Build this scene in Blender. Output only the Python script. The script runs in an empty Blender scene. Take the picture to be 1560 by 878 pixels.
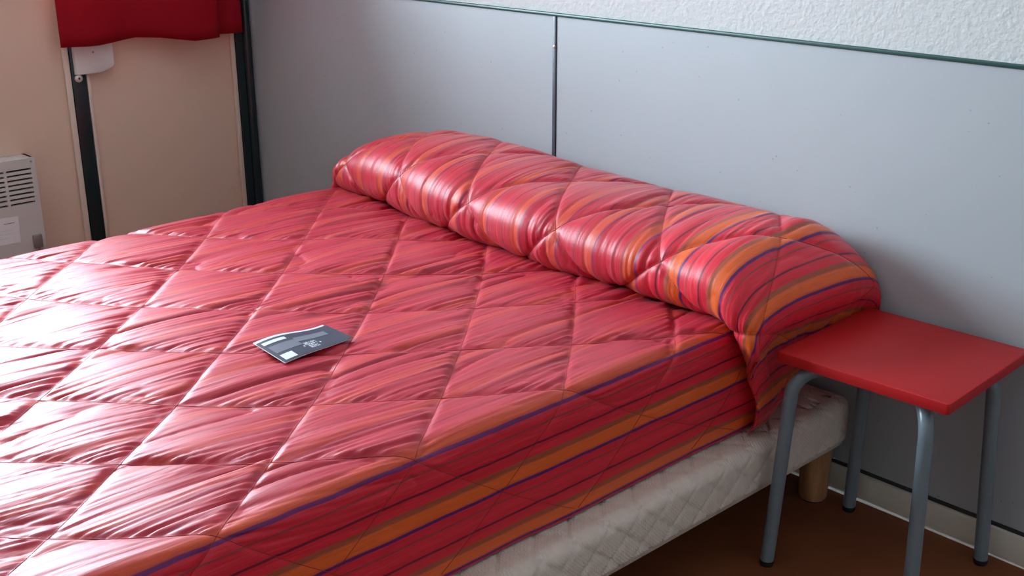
import bpy, bmesh, math, random
import numpy as np
from mathutils import Vector, Matrix

# ------------------------------------------------------------------ camera, world, light, exposure
SC = bpy.context.scene
COL = SC.collection
PI = math.pi

F_PX, PITCH, ROLL, YAW = 1791.14, 0.33734, -0.00327, 0.82365
CAM = Vector((0.0, -2.1192, 1.30))
fw = Vector((-math.sin(YAW) * math.cos(PITCH), math.cos(YAW) * math.cos(PITCH), -math.sin(PITCH)))
rt = Vector((math.cos(YAW), math.sin(YAW), 0))
up = rt.cross(fw)
rt2 = rt * math.cos(ROLL) + up * math.sin(ROLL)
up2 = up * math.cos(ROLL) - rt * math.sin(ROLL)
cd = bpy.data.cameras.new('camera')
cd.sensor_width = 36.0
cd.lens = F_PX / 1560 * 36.0
cd.clip_start = 0.05
co = bpy.data.objects.new('camera', cd)
COL.objects.link(co)
m = Matrix.Identity(4)
for r in range(3):
    m[r][0], m[r][1], m[r][2], m[r][3] = rt2[r], up2[r], -fw[r], CAM[r]
co.matrix_world = m
SC.camera = co

XL = -3.62                                   # left wall plane
WIN = dict(y0=-2.60, y1=-0.25, z0=1.00, z1=2.10)   # window opening in the left wall

world = bpy.data.worlds.new('sky')
SC.world = world
world.use_nodes = True
wn = world.node_tree.nodes
bg = wn['Background']
bg.inputs[0].default_value = (0.72, 0.88, 1.0, 1)
bg.inputs[1].default_value = 24.0

def portal(name, loc, rot, sx, sy):
    l = bpy.data.lights.new(name, 'AREA')
    l.shape = 'RECTANGLE'
    l.size, l.size_y = sx, sy
    l.cycles.is_portal = True
    o = bpy.data.objects.new(name, l)
    o.location = loc
    o.rotation_euler = rot
    COL.objects.link(o)
portal('window_portal', (XL - 0.02, (WIN['y0'] + WIN['y1']) / 2, (WIN['z0'] + WIN['z1']) / 2),
       (0, -PI / 2, 0), WIN['z1'] - WIN['z0'], WIN['y1'] - WIN['y0'])

SC.view_settings.view_transform = 'Standard'
SC.view_settings.look = 'None'
SC.view_settings.gamma = 1.0
SC.view_settings.use_curve_mapping = False
SC.view_settings.exposure = 0.65
SC.cycles.max_bounces = 14
SC.cycles.diffuse_bounces = 8
SC.cycles.sample_clamp_indirect = 8.0

# ------------------------------------------------------------------ helpers
def link(o, parent=None):
    COL.objects.link(o)
    if parent is not None:
        o.parent = parent
    return o

def tag(o, label=None, cat=None, group=None, kind=None):
    if label: o['label'] = label
    if cat: o['category'] = cat
    if group: o['group'] = group
    if kind: o['kind'] = kind
    return o

def empty(name, loc):
    o = bpy.data.objects.new(name, None)
    o.location = loc
    o.empty_display_size = 0.1
    return link(o)

def origin(parent):
    v = Vector((0, 0, 0))
    while parent is not None:
        v += parent.location
        parent = parent.parent
    return v

def mesh_obj(name, verts, faces, mat, parent=None, smooth=False, loc=None):
    """verts in world coordinates; loc = object origin in world coordinates"""
    base = origin(parent)
    if loc is None:
        loc = base if parent is not None else Vector((0, 0, 0))
    loc = Vector(loc)
    me = bpy.data.meshes.new(name)
    me.from_pydata([tuple(Vector(v) - loc) for v in verts], [], faces)
    me.validate()
    if smooth:
        me.shade_smooth()
    if mat is not None:
        me.materials.append(mat)
    o = bpy.data.objects.new(name, me)
    o.location = loc - base
    return link(o, parent)

def bm_obj(name, bm, mat, parent=None, smooth=False, loc=None):
    base = origin(parent)
    if loc is None:
        loc = base if parent is not None else Vector((0, 0, 0))
    loc = Vector(loc)
    bmesh.ops.recalc_face_normals(bm, faces=bm.faces)
    bm.transform(Matrix.Translation(-loc))
    me = bpy.data.meshes.new(name)
    bm.to_mesh(me)
    bm.free()
    if smooth:
        me.shade_smooth()
        try:
            me.set_sharp_from_angle(angle=math.radians(38))
        except Exception:
            pass
    if mat is not None:
        me.materials.append(mat)
    o = bpy.data.objects.new(name, me)
    o.location = loc - base
    return link(o, parent)

def add_box(bm, lo, hi, bevel=0.0, seg=2, rot=None, piv=None):
    lo, hi = Vector(lo), Vector(hi)
    r = bmesh.ops.create_cube(bm, size=1.0)
    vs = r['verts']
    c = (lo + hi) / 2
    s = hi - lo
    for v in vs:
        v.co = Vector((v.co.x * s.x, v.co.y * s.y, v.co.z * s.z)) + c
    if rot is not None:
        p = Vector(piv) if piv is not None else c
        for v in vs:
            v.co = rot @ (v.co - p) + p
    if bevel > 0:
        es = list({e for v in vs for e in v.link_edges})
        bmesh.ops.bevel(bm, geom=es, offset=bevel, segments=seg, affect='EDGES', profile=0.5)

def box(name, lo, hi, mat, parent=None, bevel=0.0, seg=2, loc=None, rot=None, piv=None):
    bm = bmesh.new()
    add_box(bm, lo, hi, bevel, seg, rot, piv)
    return bm_obj(name, bm, mat, parent, smooth=bevel > 0, loc=loc)

def tube_geo(path, radius, n=12, cap=True):
    path = [Vector(p) for p in path]
    rad = radius if isinstance(radius, (list, tuple)) else [radius] * len(path)
    verts, faces = [], []
    t0 = (path[1] - path[0]).normalized()
    nrm = t0.orthogonal().normalized()
    for k, p in enumerate(path):
        if k == 0: t = path[1] - path[0]
        elif k == len(path) - 1: t = path[-1] - path[-2]
        else: t = (path[k + 1] - path[k]).normalized() + (path[k] - path[k - 1]).normalized()
        t = t.normalized()
        nrm = (nrm - t * nrm.dot(t)).normalized()
        b = t.cross(nrm)
        for q in range(n):
            a = 2 * PI * q / n
            verts.append(p + (nrm * math.cos(a) + b * math.sin(a)) * rad[k])
    for k in range(len(path) - 1):
        for q in range(n):
            q2 = (q + 1) % n
            faces.append((k * n + q, k * n + q2, (k + 1) * n + q2, (k + 1) * n + q))
    if cap:
        faces.append(tuple(range(n))[::-1])
        faces.append(tuple((len(path) - 1) * n + q for q in range(n)))
    return verts, faces

def tube(name, path, radius, mat, parent=None, n=12, loc=None):
    v, f = tube_geo(path, radius, n)
    o = mesh_obj(name, v, f, mat, parent, smooth=True, loc=loc)
    try:
        o.data.set_sharp_from_angle(angle=math.radians(50))
    except Exception:
        pass
    return o

# value noise on numpy arrays
_rng = np.random.default_rng(11)
_tab = _rng.random((256, 256))
def vnoise(x, y, seed=0):
    x = np.asarray(x) + seed * 17.31
    y = np.asarray(y) + seed * 9.77
    xi = np.floor(x).astype(int); yi = np.floor(y).astype(int)
    fx = x - xi; fy = y - yi
    fx = fx * fx * fx * (fx * (fx * 6 - 15) + 10)
    fy = fy * fy * fy * (fy * (fy * 6 - 15) + 10)
    def g(a, b): return _tab[a & 255, b & 255]
    a = g(xi, yi) * (1 - fx) + g(xi + 1, yi) * fx
    b = g(xi, yi + 1) * (1 - fx) + g(xi + 1, yi + 1) * fx
    return a * (1 - fy) + b * fy

# ------------------------------------------------------------------ materials
def mat_new(name):
    mt = bpy.data.materials.new(name)
    mt.use_nodes = True
    nt = mt.node_tree
    return mt, nt, nt.nodes['Principled BSDF']

def N(nt, typ, **kw):
    n = nt.nodes.new(typ)
    for k, v in kw.items():
        setattr(n, k, v)
    return n

def plain(name, col, rough=0.5, spec=0.5, metal=0.0, var=0.0, vscale=8.0, bump=0.0, bscale=80.0, bdist=0.001):
    mt, nt, b = mat_new(name)
    b.inputs['Roughness'].default_value = rough
    b.inputs['Specular IOR Level'].default_value = spec
    b.inputs['Metallic'].default_value = metal
    tc = N(nt, 'ShaderNodeTexCoord')
    if var > 0:
        nz = N(nt, 'ShaderNodeTexNoise')
        nz.inputs['Scale'].default_value = vscale
        nz.inputs['Detail'].default_value = 4
        nt.links.new(tc.outputs['Object'], nz.inputs['Vector'])
        mx = N(nt, 'ShaderNodeMix', data_type='RGBA')
        mx.inputs[6].default_value = (*[c * (1 - var) for c in col], 1)
        mx.inputs[7].default_value = (*[min(1, c * (1 + var)) for c in col], 1)
        nt.links.new(nz.outputs['Fac'], mx.inputs[0])
        nt.links.new(mx.outputs[2], b.inputs['Base Color'])
    else:
        b.inputs['Base Color'].default_value = (*col, 1)
    if bump > 0:
        nz2 = N(nt, 'ShaderNodeTexNoise')
        nz2.inputs['Scale'].default_value = bscale
        nz2.inputs['Detail'].default_value = 3
        nt.links.new(tc.outputs['Object'], nz2.inputs['Vector'])
        bp = N(nt, 'ShaderNodeBump')
        bp.inputs['Strength'].default_value = bump
        bp.inputs['Distance'].default_value = bdist
        nt.links.new(nz2.outputs['Fac'], bp.inputs['Height'])
        nt.links.new(bp.outputs['Normal'], b.inputs['Normal'])
    return mt

M = {}
M['plaster'] = plain('textured_plaster', (0.56, 0.56, 0.55), 0.9, 0.2, bump=0.5, bscale=95, bdist=0.005)
M['paint'] = plain('grey_beige_paint', (0.30, 0.26, 0.23), 0.9, 0.2, var=0.02)
M['white'] = plain('white_paint', (0.62, 0.60, 0.58), 0.9, 0.2, var=0.02)
M['ceiling'] = plain('ceiling_paint', (0.80, 0.79, 0.77), 0.9, 0.2, var=0.02)
M['beige'] = plain('beige_laminate', (0.70, 0.51, 0.39), 0.45, 0.4, var=0.03, vscale=3)
M['beige_trim'] = plain('cream_trim_paint', (0.70, 0.58, 0.47), 0.4, 0.4, var=0.02)
M['green'] = plain('dark_green_metal', (0.006, 0.020, 0.022), 0.25, 0.5, var=0.2, vscale=20)
M['green_edge'] = plain('green_edge_strip', (0.010, 0.060, 0.050), 0.35, 0.5, var=0.2, vscale=30)
M['joint'] = plain('grey_joint_strip', (0.055, 0.06, 0.075), 0.35, 0.5, var=0.15, vscale=20)
M['skirting'] = plain('cream_skirting', (0.62, 0.58, 0.50), 0.45, 0.4, var=0.05, vscale=14)
M['gap'] = plain('dark_gap', (0.03, 0.03, 0.03), 0.6, 0.3, var=0.2)  # dark tone for the shade inside the skirting gap
M['white_plastic'] = plain('white_plastic', (0.78, 0.74, 0.70), 0.4, 0.5, var=0.02)
M['heater'] = plain('heater_enamel', (0.60, 0.57, 0.53), 0.4, 0.5, var=0.03)
M['dark'] = plain('dark_cavity', (0.03, 0.022, 0.018), 0.7, 0.3, var=0.2)
M['steel'] = plain('dull_steel', (0.34, 0.32, 0.30), 0.4, 0.5, metal=0.6, var=0.1, vscale=30)
M['screw'] = plain('bright_screw', (0.75, 0.73, 0.70), 0.3, 0.5, metal=0.7, var=0.1, vscale=60)
M['paper'] = plain('white_paper', (0.80, 0.79, 0.78), 0.6, 0.3, var=0.02, vscale=30)
M['print_grey'] = plain('grey_print', (0.25, 0.24, 0.24), 0.6, 0.3, var=0.05)
M['tube'] = plain('grey_blue_painted_tube', (0.155, 0.195, 0.22), 0.30, 0.5, var=0.10, vscale=25)
M['rubber'] = plain('black_rubber', (0.012, 0.012, 0.013), 0.7, 0.3, var=0.2)
M['seat'] = plain('red_painted_seat', (0.46, 0.014, 0.016), 0.45, 0.25, var=0.06, vscale=6, bump=0.08, bscale=300, bdist=0.0005)
M['chrome'] = plain('curtain_rod_metal', (0.6, 0.6, 0.6), 0.3, 0.5, metal=1.0, var=0.03)
M['frame'] = plain('window_frame_white', (0.78, 0.78, 0.77), 0.4, 0.5, var=0.02)

# wall panelling behind the bed: grey laminate with fine dark specks
def mk_panel():
    mt, nt, b = mat_new('grey_blue_laminate')
    tc = N(nt, 'ShaderNodeTexCoord')
    n1 = N(nt, 'ShaderNodeTexNoise'); n1.inputs['Scale'].default_value = 3.0; n1.inputs['Detail'].default_value = 3
    nt.links.new(tc.outputs['Object'], n1.inputs['Vector'])
    mx = N(nt, 'ShaderNodeMix', data_type='RGBA')
    mx.inputs[6].default_value = (0.345, 0.372, 0.392, 1)
    mx.inputs[7].default_value = (0.385, 0.412, 0.432, 1)
    nt.links.new(n1.outputs['Fac'], mx.inputs[0])
    vo = N(nt, 'ShaderNodeTexVoronoi'); vo.inputs['Scale'].default_value = 24.0
    nt.links.new(tc.outputs['Object'], vo.inputs['Vector'])
    lt = N(nt, 'ShaderNodeMath', operation='LESS_THAN'); lt.inputs[1].default_value = 0.055
    nt.links.new(vo.outputs['Distance'], lt.inputs[0])
    ml = N(nt, 'ShaderNodeMath', operation='MULTIPLY'); ml.inputs[1].default_value = 0.5
    nt.links.new(lt.outputs[0], ml.inputs[0])
    mx2 = N(nt, 'ShaderNodeMix', data_type='RGBA')
    mx2.inputs[7].default_value = (0.16, 0.17, 0.2, 1)
    nt.links.new(ml.outputs[0], mx2.inputs[0])
    nt.links.new(mx.outputs[2], mx2.inputs[6])
    nt.links.new(mx2.outputs[2], b.inputs['Base Color'])
    b.inputs['Roughness'].default_value = 0.48
    b.inputs['Specular IOR Level'].default_value = 0.9
    nz = N(nt, 'ShaderNodeTexNoise'); nz.inputs['Scale'].default_value = 600
    nt.links.new(tc.outputs['Object'], nz.inputs['Vector'])
    bp = N(nt, 'ShaderNodeBump'); bp.inputs['Strength'].default_value = 0.08; bp.inputs['Distance'].default_value = 0.0005
    nt.links.new(nz.outputs['Fac'], bp.inputs['Height'])
    nt.links.new(bp.outputs['Normal'], b.inputs['Normal'])
    return mt
M['panel'] = mk_panel()

def mk_floor():
    mt, nt, b = mat_new('brown_linoleum')
    tc = N(nt, 'ShaderNodeTexCoord')
    n1 = N(nt, 'ShaderNodeTexNoise'); n1.inputs['Scale'].default_value = 5.0; n1.inputs['Detail'].default_value = 6
    nt.links.new(tc.outputs['Object'], n1.inputs['Vector'])
    cr = N(nt, 'ShaderNodeValToRGB')
    cr.color_ramp.elements[0].position = 0.3; cr.color_ramp.elements[0].color = (0.17, 0.052, 0.022, 1)
    cr.color_ramp.elements[1].position = 0.75; cr.color_ramp.elements[1].color = (0.23, 0.075, 0.032, 1)
    nt.links.new(n1.outputs['Fac'], cr.inputs[0])
    nt.links.new(cr.outputs[0], b.inputs['Base Color'])
    b.inputs['Roughness'].default_value = 0.55
    b.inputs['Specular IOR Level'].default_value = 0.12
    return mt
M['floor'] = mk_floor()

def mk_wood():
    mt, nt, b = mat_new('varnished_beech')
    tc = N(nt, 'ShaderNodeTexCoord')
    mp = N(nt, 'ShaderNodeMapping'); mp.inputs['Scale'].default_value = (60, 60, 8)
    nt.links.new(tc.outputs['Object'], mp.inputs['Vector'])
    n1 = N(nt, 'ShaderNodeTexNoise'); n1.inputs['Scale'].default_value = 1.0; n1.inputs['Detail'].default_value = 5
    nt.links.new(mp.outputs[0], n1.inputs['Vector'])
    cr = N(nt, 'ShaderNodeValToRGB')
    cr.color_ramp.elements[0].position = 0.3; cr.color_ramp.elements[0].color = (0.27, 0.115, 0.05, 1)
    cr.color_ramp.elements[1].position = 0.7; cr.color_ramp.elements[1].color = (0.43, 0.22, 0.105, 1)
    nt.links.new(n1.outputs['Fac'], cr.inputs[0])
    nt.links.new(cr.outputs[0], b.inputs['Base Color'])
    b.inputs['Roughness'].default_value = 0.4
    return mt
M['wood'] = mk_wood()

def mk_ticking():
    mt, nt, b = mat_new('cream_mattress_ticking')
    tc = N(nt, 'ShaderNodeTexCoord')
    n1 = N(nt, 'ShaderNodeTexNoise'); n1.inputs['Scale'].default_value = 45.0; n1.inputs['Detail'].default_value = 3
    nt.links.new(tc.outputs['Object'], n1.inputs['Vector'])
    mx = N(nt, 'ShaderNodeMix', data_type='RGBA')
    mx.inputs[6].default_value = (0.60, 0.50, 0.43, 1)
    mx.inputs[7].default_value = (0.74, 0.64, 0.56, 1)
    nt.links.new(n1.outputs['Fac'], mx.inputs[0])
    nt.links.new(mx.outputs[2], b.inputs['Base Color'])
    w1 = N(nt, 'ShaderNodeTexWave'); w1.bands_direction = 'Y'; w1.inputs['Scale'].default_value = 60
    w2 = N(nt, 'ShaderNodeTexWave'); w2.bands_direction = 'DIAGONAL'; w2.inputs['Scale'].default_value = 80
    for w in (w1, w2):
        w.inputs['Distortion'].default_value = 1.5
        nt.links.new(tc.outputs['Object'], w.inputs['Vector'])
    ad = N(nt, 'ShaderNodeMath', operation='ADD')
    nt.links.new(w1.outputs['Fac'], ad.inputs[0]); nt.links.new(w2.outputs['Fac'], ad.inputs[1])
    bp = N(nt, 'ShaderNodeBump'); bp.inputs['Strength'].default_value = 0.35; bp.inputs['Distance'].default_value = 0.0012
    nt.links.new(ad.outputs[0], bp.inputs['Height'])
    nt.links.new(bp.outputs['Normal'], b.inputs['Normal'])
    b.inputs['Roughness'].default_value = 0.7
    b.inputs['Specular IOR Level'].default_value = 0.3
    return mt
M['ticking'] = mk_ticking()

STRIPE = 0.109
U_SHIFT = 1.238 + 30 * STRIPE     # a purple line runs just along the crest
U_BORDER = -1.266 + U_SHIFT
def mk_spread():
    mt, nt, b = mat_new('striped_satin_bedspread')
    uv = N(nt, 'ShaderNodeUVMap'); uv.uv_map = 'cloth'
    sep = N(nt, 'ShaderNodeSeparateXYZ')
    nt.links.new(uv.outputs[0], sep.inputs[0])
    # u in metres across the stripes
    wob = N(nt, 'ShaderNodeTexNoise'); wob.inputs['Scale'].default_value = 14.0
    nt.links.new(uv.outputs[0], wob.inputs['Vector'])
    wm = N(nt, 'ShaderNodeMath', operation='MULTIPLY_ADD'); wm.inputs[1].default_value = 0.004
    nt.links.new(wob.outputs['Fac'], wm.inputs[0]); nt.links.new(sep.outputs[0], wm.inputs[2])
    dv = N(nt, 'ShaderNodeMath', operation='DIVIDE'); dv.inputs[1].default_value = STRIPE
    nt.links.new(wm.outputs[0], dv.inputs[0])
    fr = N(nt, 'ShaderNodeMath', operation='FRACT')
    nt.links.new(dv.outputs[0], fr.inputs[0])
    cr = N(nt, 'ShaderNodeValToRGB')
    R1 = (0.68, 0.016, 0.036); R2 = (0.63, 0.013, 0.031); R3 = (0.71, 0.024, 0.046)
    DK = (0.17, 0.006, 0.028); PU = (0.105, 0.008, 0.120); OR = (0.76, 0.115, 0.018)
    OL = (0.36, 0.070, 0.032); GR = (0.35, 0.036, 0.042)
    stops = [(0.000, PU), (0.022, PU), (0.032, R2), (0.16, R1), (0.165, GR), (0.195, GR), (0.20, R1), (0.33, R3),
             (0.36, R1), (0.455, R2), (0.462, DK), (0.492, DK), (0.50, R2), (0.60, R1), (0.655, R1), (0.665, OL), (0.735, OL),
             (0.77, OR), (0.93, OR), (0.970, (0.58, 0.075, 0.03)), (0.982, PU)]
    el = cr.color_ramp.elements
    while len(el) < len(stops):
        el.new(0.5)
    for e, (p, c) in zip(el, sorted(stops)):
        e.position = p
        e.color = (*c, 1)
    nt.links.new(fr.outputs[0], cr.inputs[0])
    # the middle is woven quieter; border reds are brightened to lift the shaded side
    cq = N(nt, 'ShaderNodeValToRGB')
    Q1 = (0.43, 0.011, 0.030); Q2 = (0.385, 0.009, 0.025); QO = (0.455, 0.026, 0.024); QD = (0.32, 0.007, 0.030)
    qs = [(0.0, QD), (0.022, QD), (0.032, Q2), (0.30, Q1), (0.455, Q2), (0.465, QD), (0.485, QD), (0.50, Q2), (0.66, Q1), (0.78, QO), (0.93, QO), (0.985, QD)]
    el = cq.color_ramp.elements
    while len(el) < len(qs):
        el.new(0.5)
    for e, (p, c) in zip(el, qs):
        e.position = p
        e.color = (*c, 1)
    nt.links.new(fr.outputs[0], cq.inputs[0])
    bu = N(nt, 'ShaderNodeMapRange', interpolation_type='SMOOTHSTEP')
    bu.inputs[1].default_value = U_BORDER; bu.inputs[2].default_value = U_BORDER + 0.035
    nt.links.new(sep.outputs[0], bu.inputs[0])
    bv = N(nt, 'ShaderNodeMapRange', interpolation_type='SMOOTHSTEP')
    bv.inputs[1].default_value = -0.37; bv.inputs[2].default_value = -0.33; bv.inputs[4].default_value = 1.0
    nt.links.new(sep.outputs[1], bv.inputs[0])
    mb = N(nt, 'ShaderNodeMath', operation='MAXIMUM')
    br = N(nt, 'ShaderNodeMapRange', interpolation_type='SMOOTHSTEP')       # on the roll the border comes in earlier
    br.inputs[1].default_value = U_BORDER - 0.32; br.inputs[2].default_value = U_BORDER - 0.02; br.inputs[3].default_value = 0.24
    nt.links.new(sep.outputs[0], br.inputs[0])
    mv = N(nt, 'ShaderNodeMath', operation='MULTIPLY')
    nt.links.new(bv.outputs[0], mv.inputs[0]); nt.links.new(br.outputs[0], mv.inputs[1])
    nt.links.new(bu.outputs[0], mb.inputs[0]); nt.links.new(mv.outputs[0], mb.inputs[1])
    mq = N(nt, 'ShaderNodeMix', data_type='RGBA')
    nt.links.new(mb.outputs[0], mq.inputs[0]); nt.links.new(cq.outputs[0], mq.inputs[6]); nt.links.new(cr.outputs[0], mq.inputs[7])
    # slub: fine threads along the cloth
    mp = N(nt, 'ShaderNodeMapping'); mp.inputs['Scale'].default_value = (420, 16, 1)
    nt.links.new(uv.outputs[0], mp.inputs['Vector'])
    th = N(nt, 'ShaderNodeTexNoise'); th.inputs['Scale'].default_value = 1.0; th.inputs['Detail'].default_value = 2
    nt.links.new(mp.outputs[0], th.inputs['Vector'])
    mr = N(nt, 'ShaderNodeMapRange')
    mr.inputs[1].default_value = 0.25; mr.inputs[2].default_value = 0.75
    mr.inputs[3].default_value = 0.90; mr.inputs[4].default_value = 1.09
    nt.links.new(th.outputs['Fac'], mr.inputs[0])
    mul = N(nt, 'ShaderNodeMix', data_type='RGBA', blend_type='MULTIPLY')
    mul.inputs[0].default_value = 1.0
    nt.links.new(mq.outputs[2], mul.inputs[6]); nt.links.new(mr.outputs[0], mul.inputs[7])
    nt.links.new(mul.outputs[2], b.inputs['Base Color'])
    b.inputs['Roughness'].default_value = 0.6
    b.inputs['Specular IOR Level'].default_value = 0.12
    b.inputs['Coat Weight'].default_value = 1.0
    b.inputs['Coat Roughness'].default_value = 0.42
    b.inputs['Coat IOR'].default_value = 1.36
    b.inputs['Sheen Weight'].default_value = 0.06
    b.inputs['Sheen Roughness'].default_value = 0.4
    b.inputs['Sheen Tint'].default_value = (1.0, 0.55, 0.6, 1)
    bp = N(nt, 'ShaderNodeBump'); bp.inputs['Strength'].default_value = 0.25; bp.inputs['Distance'].default_value = 0.0008
    nt.links.new(th.outputs['Fac'], bp.inputs['Height'])
    mp2 = N(nt, 'ShaderNodeMapping'); mp2.inputs['Scale'].default_value = (150, 7, 1); mp2.inputs['Rotation'].default_value = (0, 0, 0.05)
    nt.links.new(uv.outputs[0], mp2.inputs['Vector'])
    cw = N(nt, 'ShaderNodeTexNoise'); cw.inputs['Scale'].default_value = 1.0; cw.inputs['Detail'].default_value = 3; cw.inputs['Distortion'].default_value = 0.4
    nt.links.new(mp2.outputs[0], cw.inputs['Vector'])
    bp2 = N(nt, 'ShaderNodeBump'); bp2.inputs['Strength'].default_value = 0.4; bp2.inputs['Distance'].default_value = 0.0016
    nt.links.new(cw.outputs['Fac'], bp2.inputs['Height'])
    nt.links.new(bp.outputs['Normal'], bp2.inputs['Normal'])
    nt.links.new(bp2.outputs['Normal'], b.inputs['Normal'])
    nt.links.new(bp2.outputs['Normal'], b.inputs['Coat Normal'])
    return mt
M['spread'] = mk_spread()
M['thread'] = plain('shaded_orange_thread', (0.30, 0.038, 0.020), 0.6, 0.3, var=0.1, vscale=200)  # orange thread, its colour darkened to carry the shade of the stitch creases

def mk_curtain():
    mt, nt, b = mat_new('red_curtain_cloth')
    tc = N(nt, 'ShaderNodeTexCoord')
    nz = N(nt, 'ShaderNodeTexNoise'); nz.inputs['Scale'].default_value = 90
    nt.links.new(tc.outputs['Object'], nz.inputs['Vector'])
    mx = N(nt, 'ShaderNodeMix', data_type='RGBA')
    mx.inputs[6].default_value = (0.33, 0.008, 0.020, 1); mx.inputs[7].default_value = (0.39, 0.010, 0.025, 1)
    nt.links.new(nz.outputs['Fac'], mx.inputs[0])
    nt.links.new(mx.outputs[2], b.inputs['Base Color'])
    b.inputs['Roughness'].default_value = 0.75
    b.inputs['Specular IOR Level'].default_value = 0.12
    tr = N(nt, 'ShaderNodeBsdfTranslucent'); tr.inputs[0].default_value = (0.75, 0.10, 0.08, 1)
    ms = N(nt, 'ShaderNodeMixShader'); ms.inputs[0].default_value = 0.4
    out = nt.nodes['Material Output']
    nt.links.new(b.outputs[0], ms.inputs[1]); nt.links.new(tr.outputs[0], ms.inputs[2])
    nt.links.new(ms.outputs[0], out.inputs[0])
    return mt
M['curtain'] = mk_curtain()

def mk_glass():
    mt, nt, b = mat_new('window_glass')
    tb = N(nt, 'ShaderNodeBsdfTransparent'); tb.inputs[0].default_value = (0.95, 0.97, 0.97, 1)
    gl = N(nt, 'ShaderNodeBsdfGlossy'); gl.inputs['Roughness'].default_value = 0.02
    fz = N(nt, 'ShaderNodeFresnel'); fz.inputs[0].default_value = 1.3
    ms = N(nt, 'ShaderNodeMixShader')
    nt.links.new(fz.outputs[0], ms.inputs[0]); nt.links.new(tb.outputs[0], ms.inputs[1]); nt.links.new(gl.outputs[0], ms.inputs[2])
    nt.links.new(ms.outputs[0], nt.nodes['Material Output'].inputs[0])
    return mt
M['glass'] = mk_glass()
M['card'] = plain('dark_blue_grey_card', (0.040, 0.044, 0.066), 0.42, 0.5, var=0.1, vscale=40)
M['card_band'] = plain('grey_card_band', (0.145, 0.150, 0.185), 0.4, 0.5, var=0.12, vscale=220)
M['card_white'] = plain('white_card', (0.62, 0.63, 0.66), 0.4, 0.5, var=0.03, vscale=60)

# ------------------------------------------------------------------ the room
XR, YF, ZC = 1.15, -3.6, 2.45          # right wall, wall behind the camera, ceiling
T = 0.12
def struct(o, label, kind='structure', cat=None):
    return tag(o, label, cat, kind=kind)

struct(box('floor', (XL - T, YF - T, -0.05), (XR + T, T, 0.0), M['floor'], loc=(0, 0, 0)), 'brown linoleum floor', cat='floor')
struct(box('ceiling', (XL - T, YF - T, ZC), (XR + T, T, ZC + 0.1), M['ceiling'], loc=(0, 0, ZC)), 'white ceiling of the room', cat='ceiling')
struct(box('wall_right', (XR, YF - T, 0), (XR + T, T, ZC), M['white'], loc=(XR, 0, 0)), 'plain white side wall', cat='wall')

def holed_wall(bm, axis, plane0, plane1, u0, u1, z0, z1, hole):
    hu0, hu1, hz0, hz1 = hole
    for (a, b_, c, d) in ((u0, hu0, z0, z1), (hu1, u1, z0, z1), (hu0, hu1, z0, hz0), (hu0, hu1, hz1, z1)):
        if axis == 'x':
            add_box(bm, (plane0, a, c), (plane1, b_, d))
        else:
            add_box(bm, (a, plane0, c), (b_, plane1, d))

struct(box('wall_front', (XL - T, YF - T, 0), (XR + T, YF, ZC), M['paint'], loc=(0, YF, 0)), 'plain grey-beige wall facing the headboard', cat='wall')

# left wall: backing with the window hole, beige panels in front of it
bm = bmesh.new()
holed_wall(bm, 'x', XL - T, XL - 0.012, YF, 0.0, 0, ZC, (WIN['y0'], WIN['y1'], WIN['z0'], WIN['z1']))
wl = bm_obj('wall_left', bm, M['beige'], loc=(XL, 0, 0))
struct(wl, 'beige panelled wall beside the bed with dark posts', cat='wall')
# panels between the posts (lower ones below the window, upper ones beside and above it)
P1A, P1B = -0.634, -0.588       # first dark post
P2A = -0.056                    # corner post
def wpanel(y0, y1, z0, z1):
    box('panel', (XL - 0.012, y0, z0), (XL, y1, z1), M['beige'], wl, bevel=0.0015, seg=1)
wpanel(P1B + 0.002, P2A - 0.002, 0.0, WIN['z0'] - 0.03)
wpanel(-1.90, P1A - 0.002, 0.0, WIN['z0'] - 0.03)
wpanel(YF, -1.904, 0.0, WIN['z0'] - 0.03)
wpanel(WIN['y1'] + 0.03, P2A - 0.002, WIN['z0'] - 0.028, ZC)
wpanel(YF, WIN['y0'] - 0.03, WIN['z0'] - 0.028, ZC)
wpanel(WIN['y0'] - 0.028, WIN['y1'] + 0.028, WIN['z1'] + 0.03, ZC)

# dark posts with cream beads
t1 = box('trim_1', (XL, P1A, 0.0), (XL + 0.014, P1B, WIN['z0'] - 0.03), M['green'], bevel=0.004, loc=(XL, P1A, 0))
struct(t1, 'flat dark green-black post strip between two beige wall panels', cat='trim')
for y0, y1 in ((P1A - 0.020, P1A - 0.001), (P1B + 0.001, P1B + 0.013)):
    box('bead', (XL, y0, 0), (XL + 0.012, y1, WIN['z0'] - 0.03), M['beige_trim'], t1, bevel=0.004)
t2 = box('trim_2', (XL, P2A, 0.0), (XL + 0.020, -0.020, ZC), M['green'], bevel=0.004, loc=(XL, P2A, 0))
struct(t2, 'dark green-black corner post with rounded front edge', cat='trim')
tube('corner_tube', [(XL + 0.020, -0.0165, 0.0), (XL + 0.020, -0.0165, ZC)], 0.0155, M['green'], t2, n=16)
box('bead', (XL, P2A - 0.018, 0), (XL + 0.012, P2A - 0.001, ZC), M['beige_trim'], t2, bevel=0.004)

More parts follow.
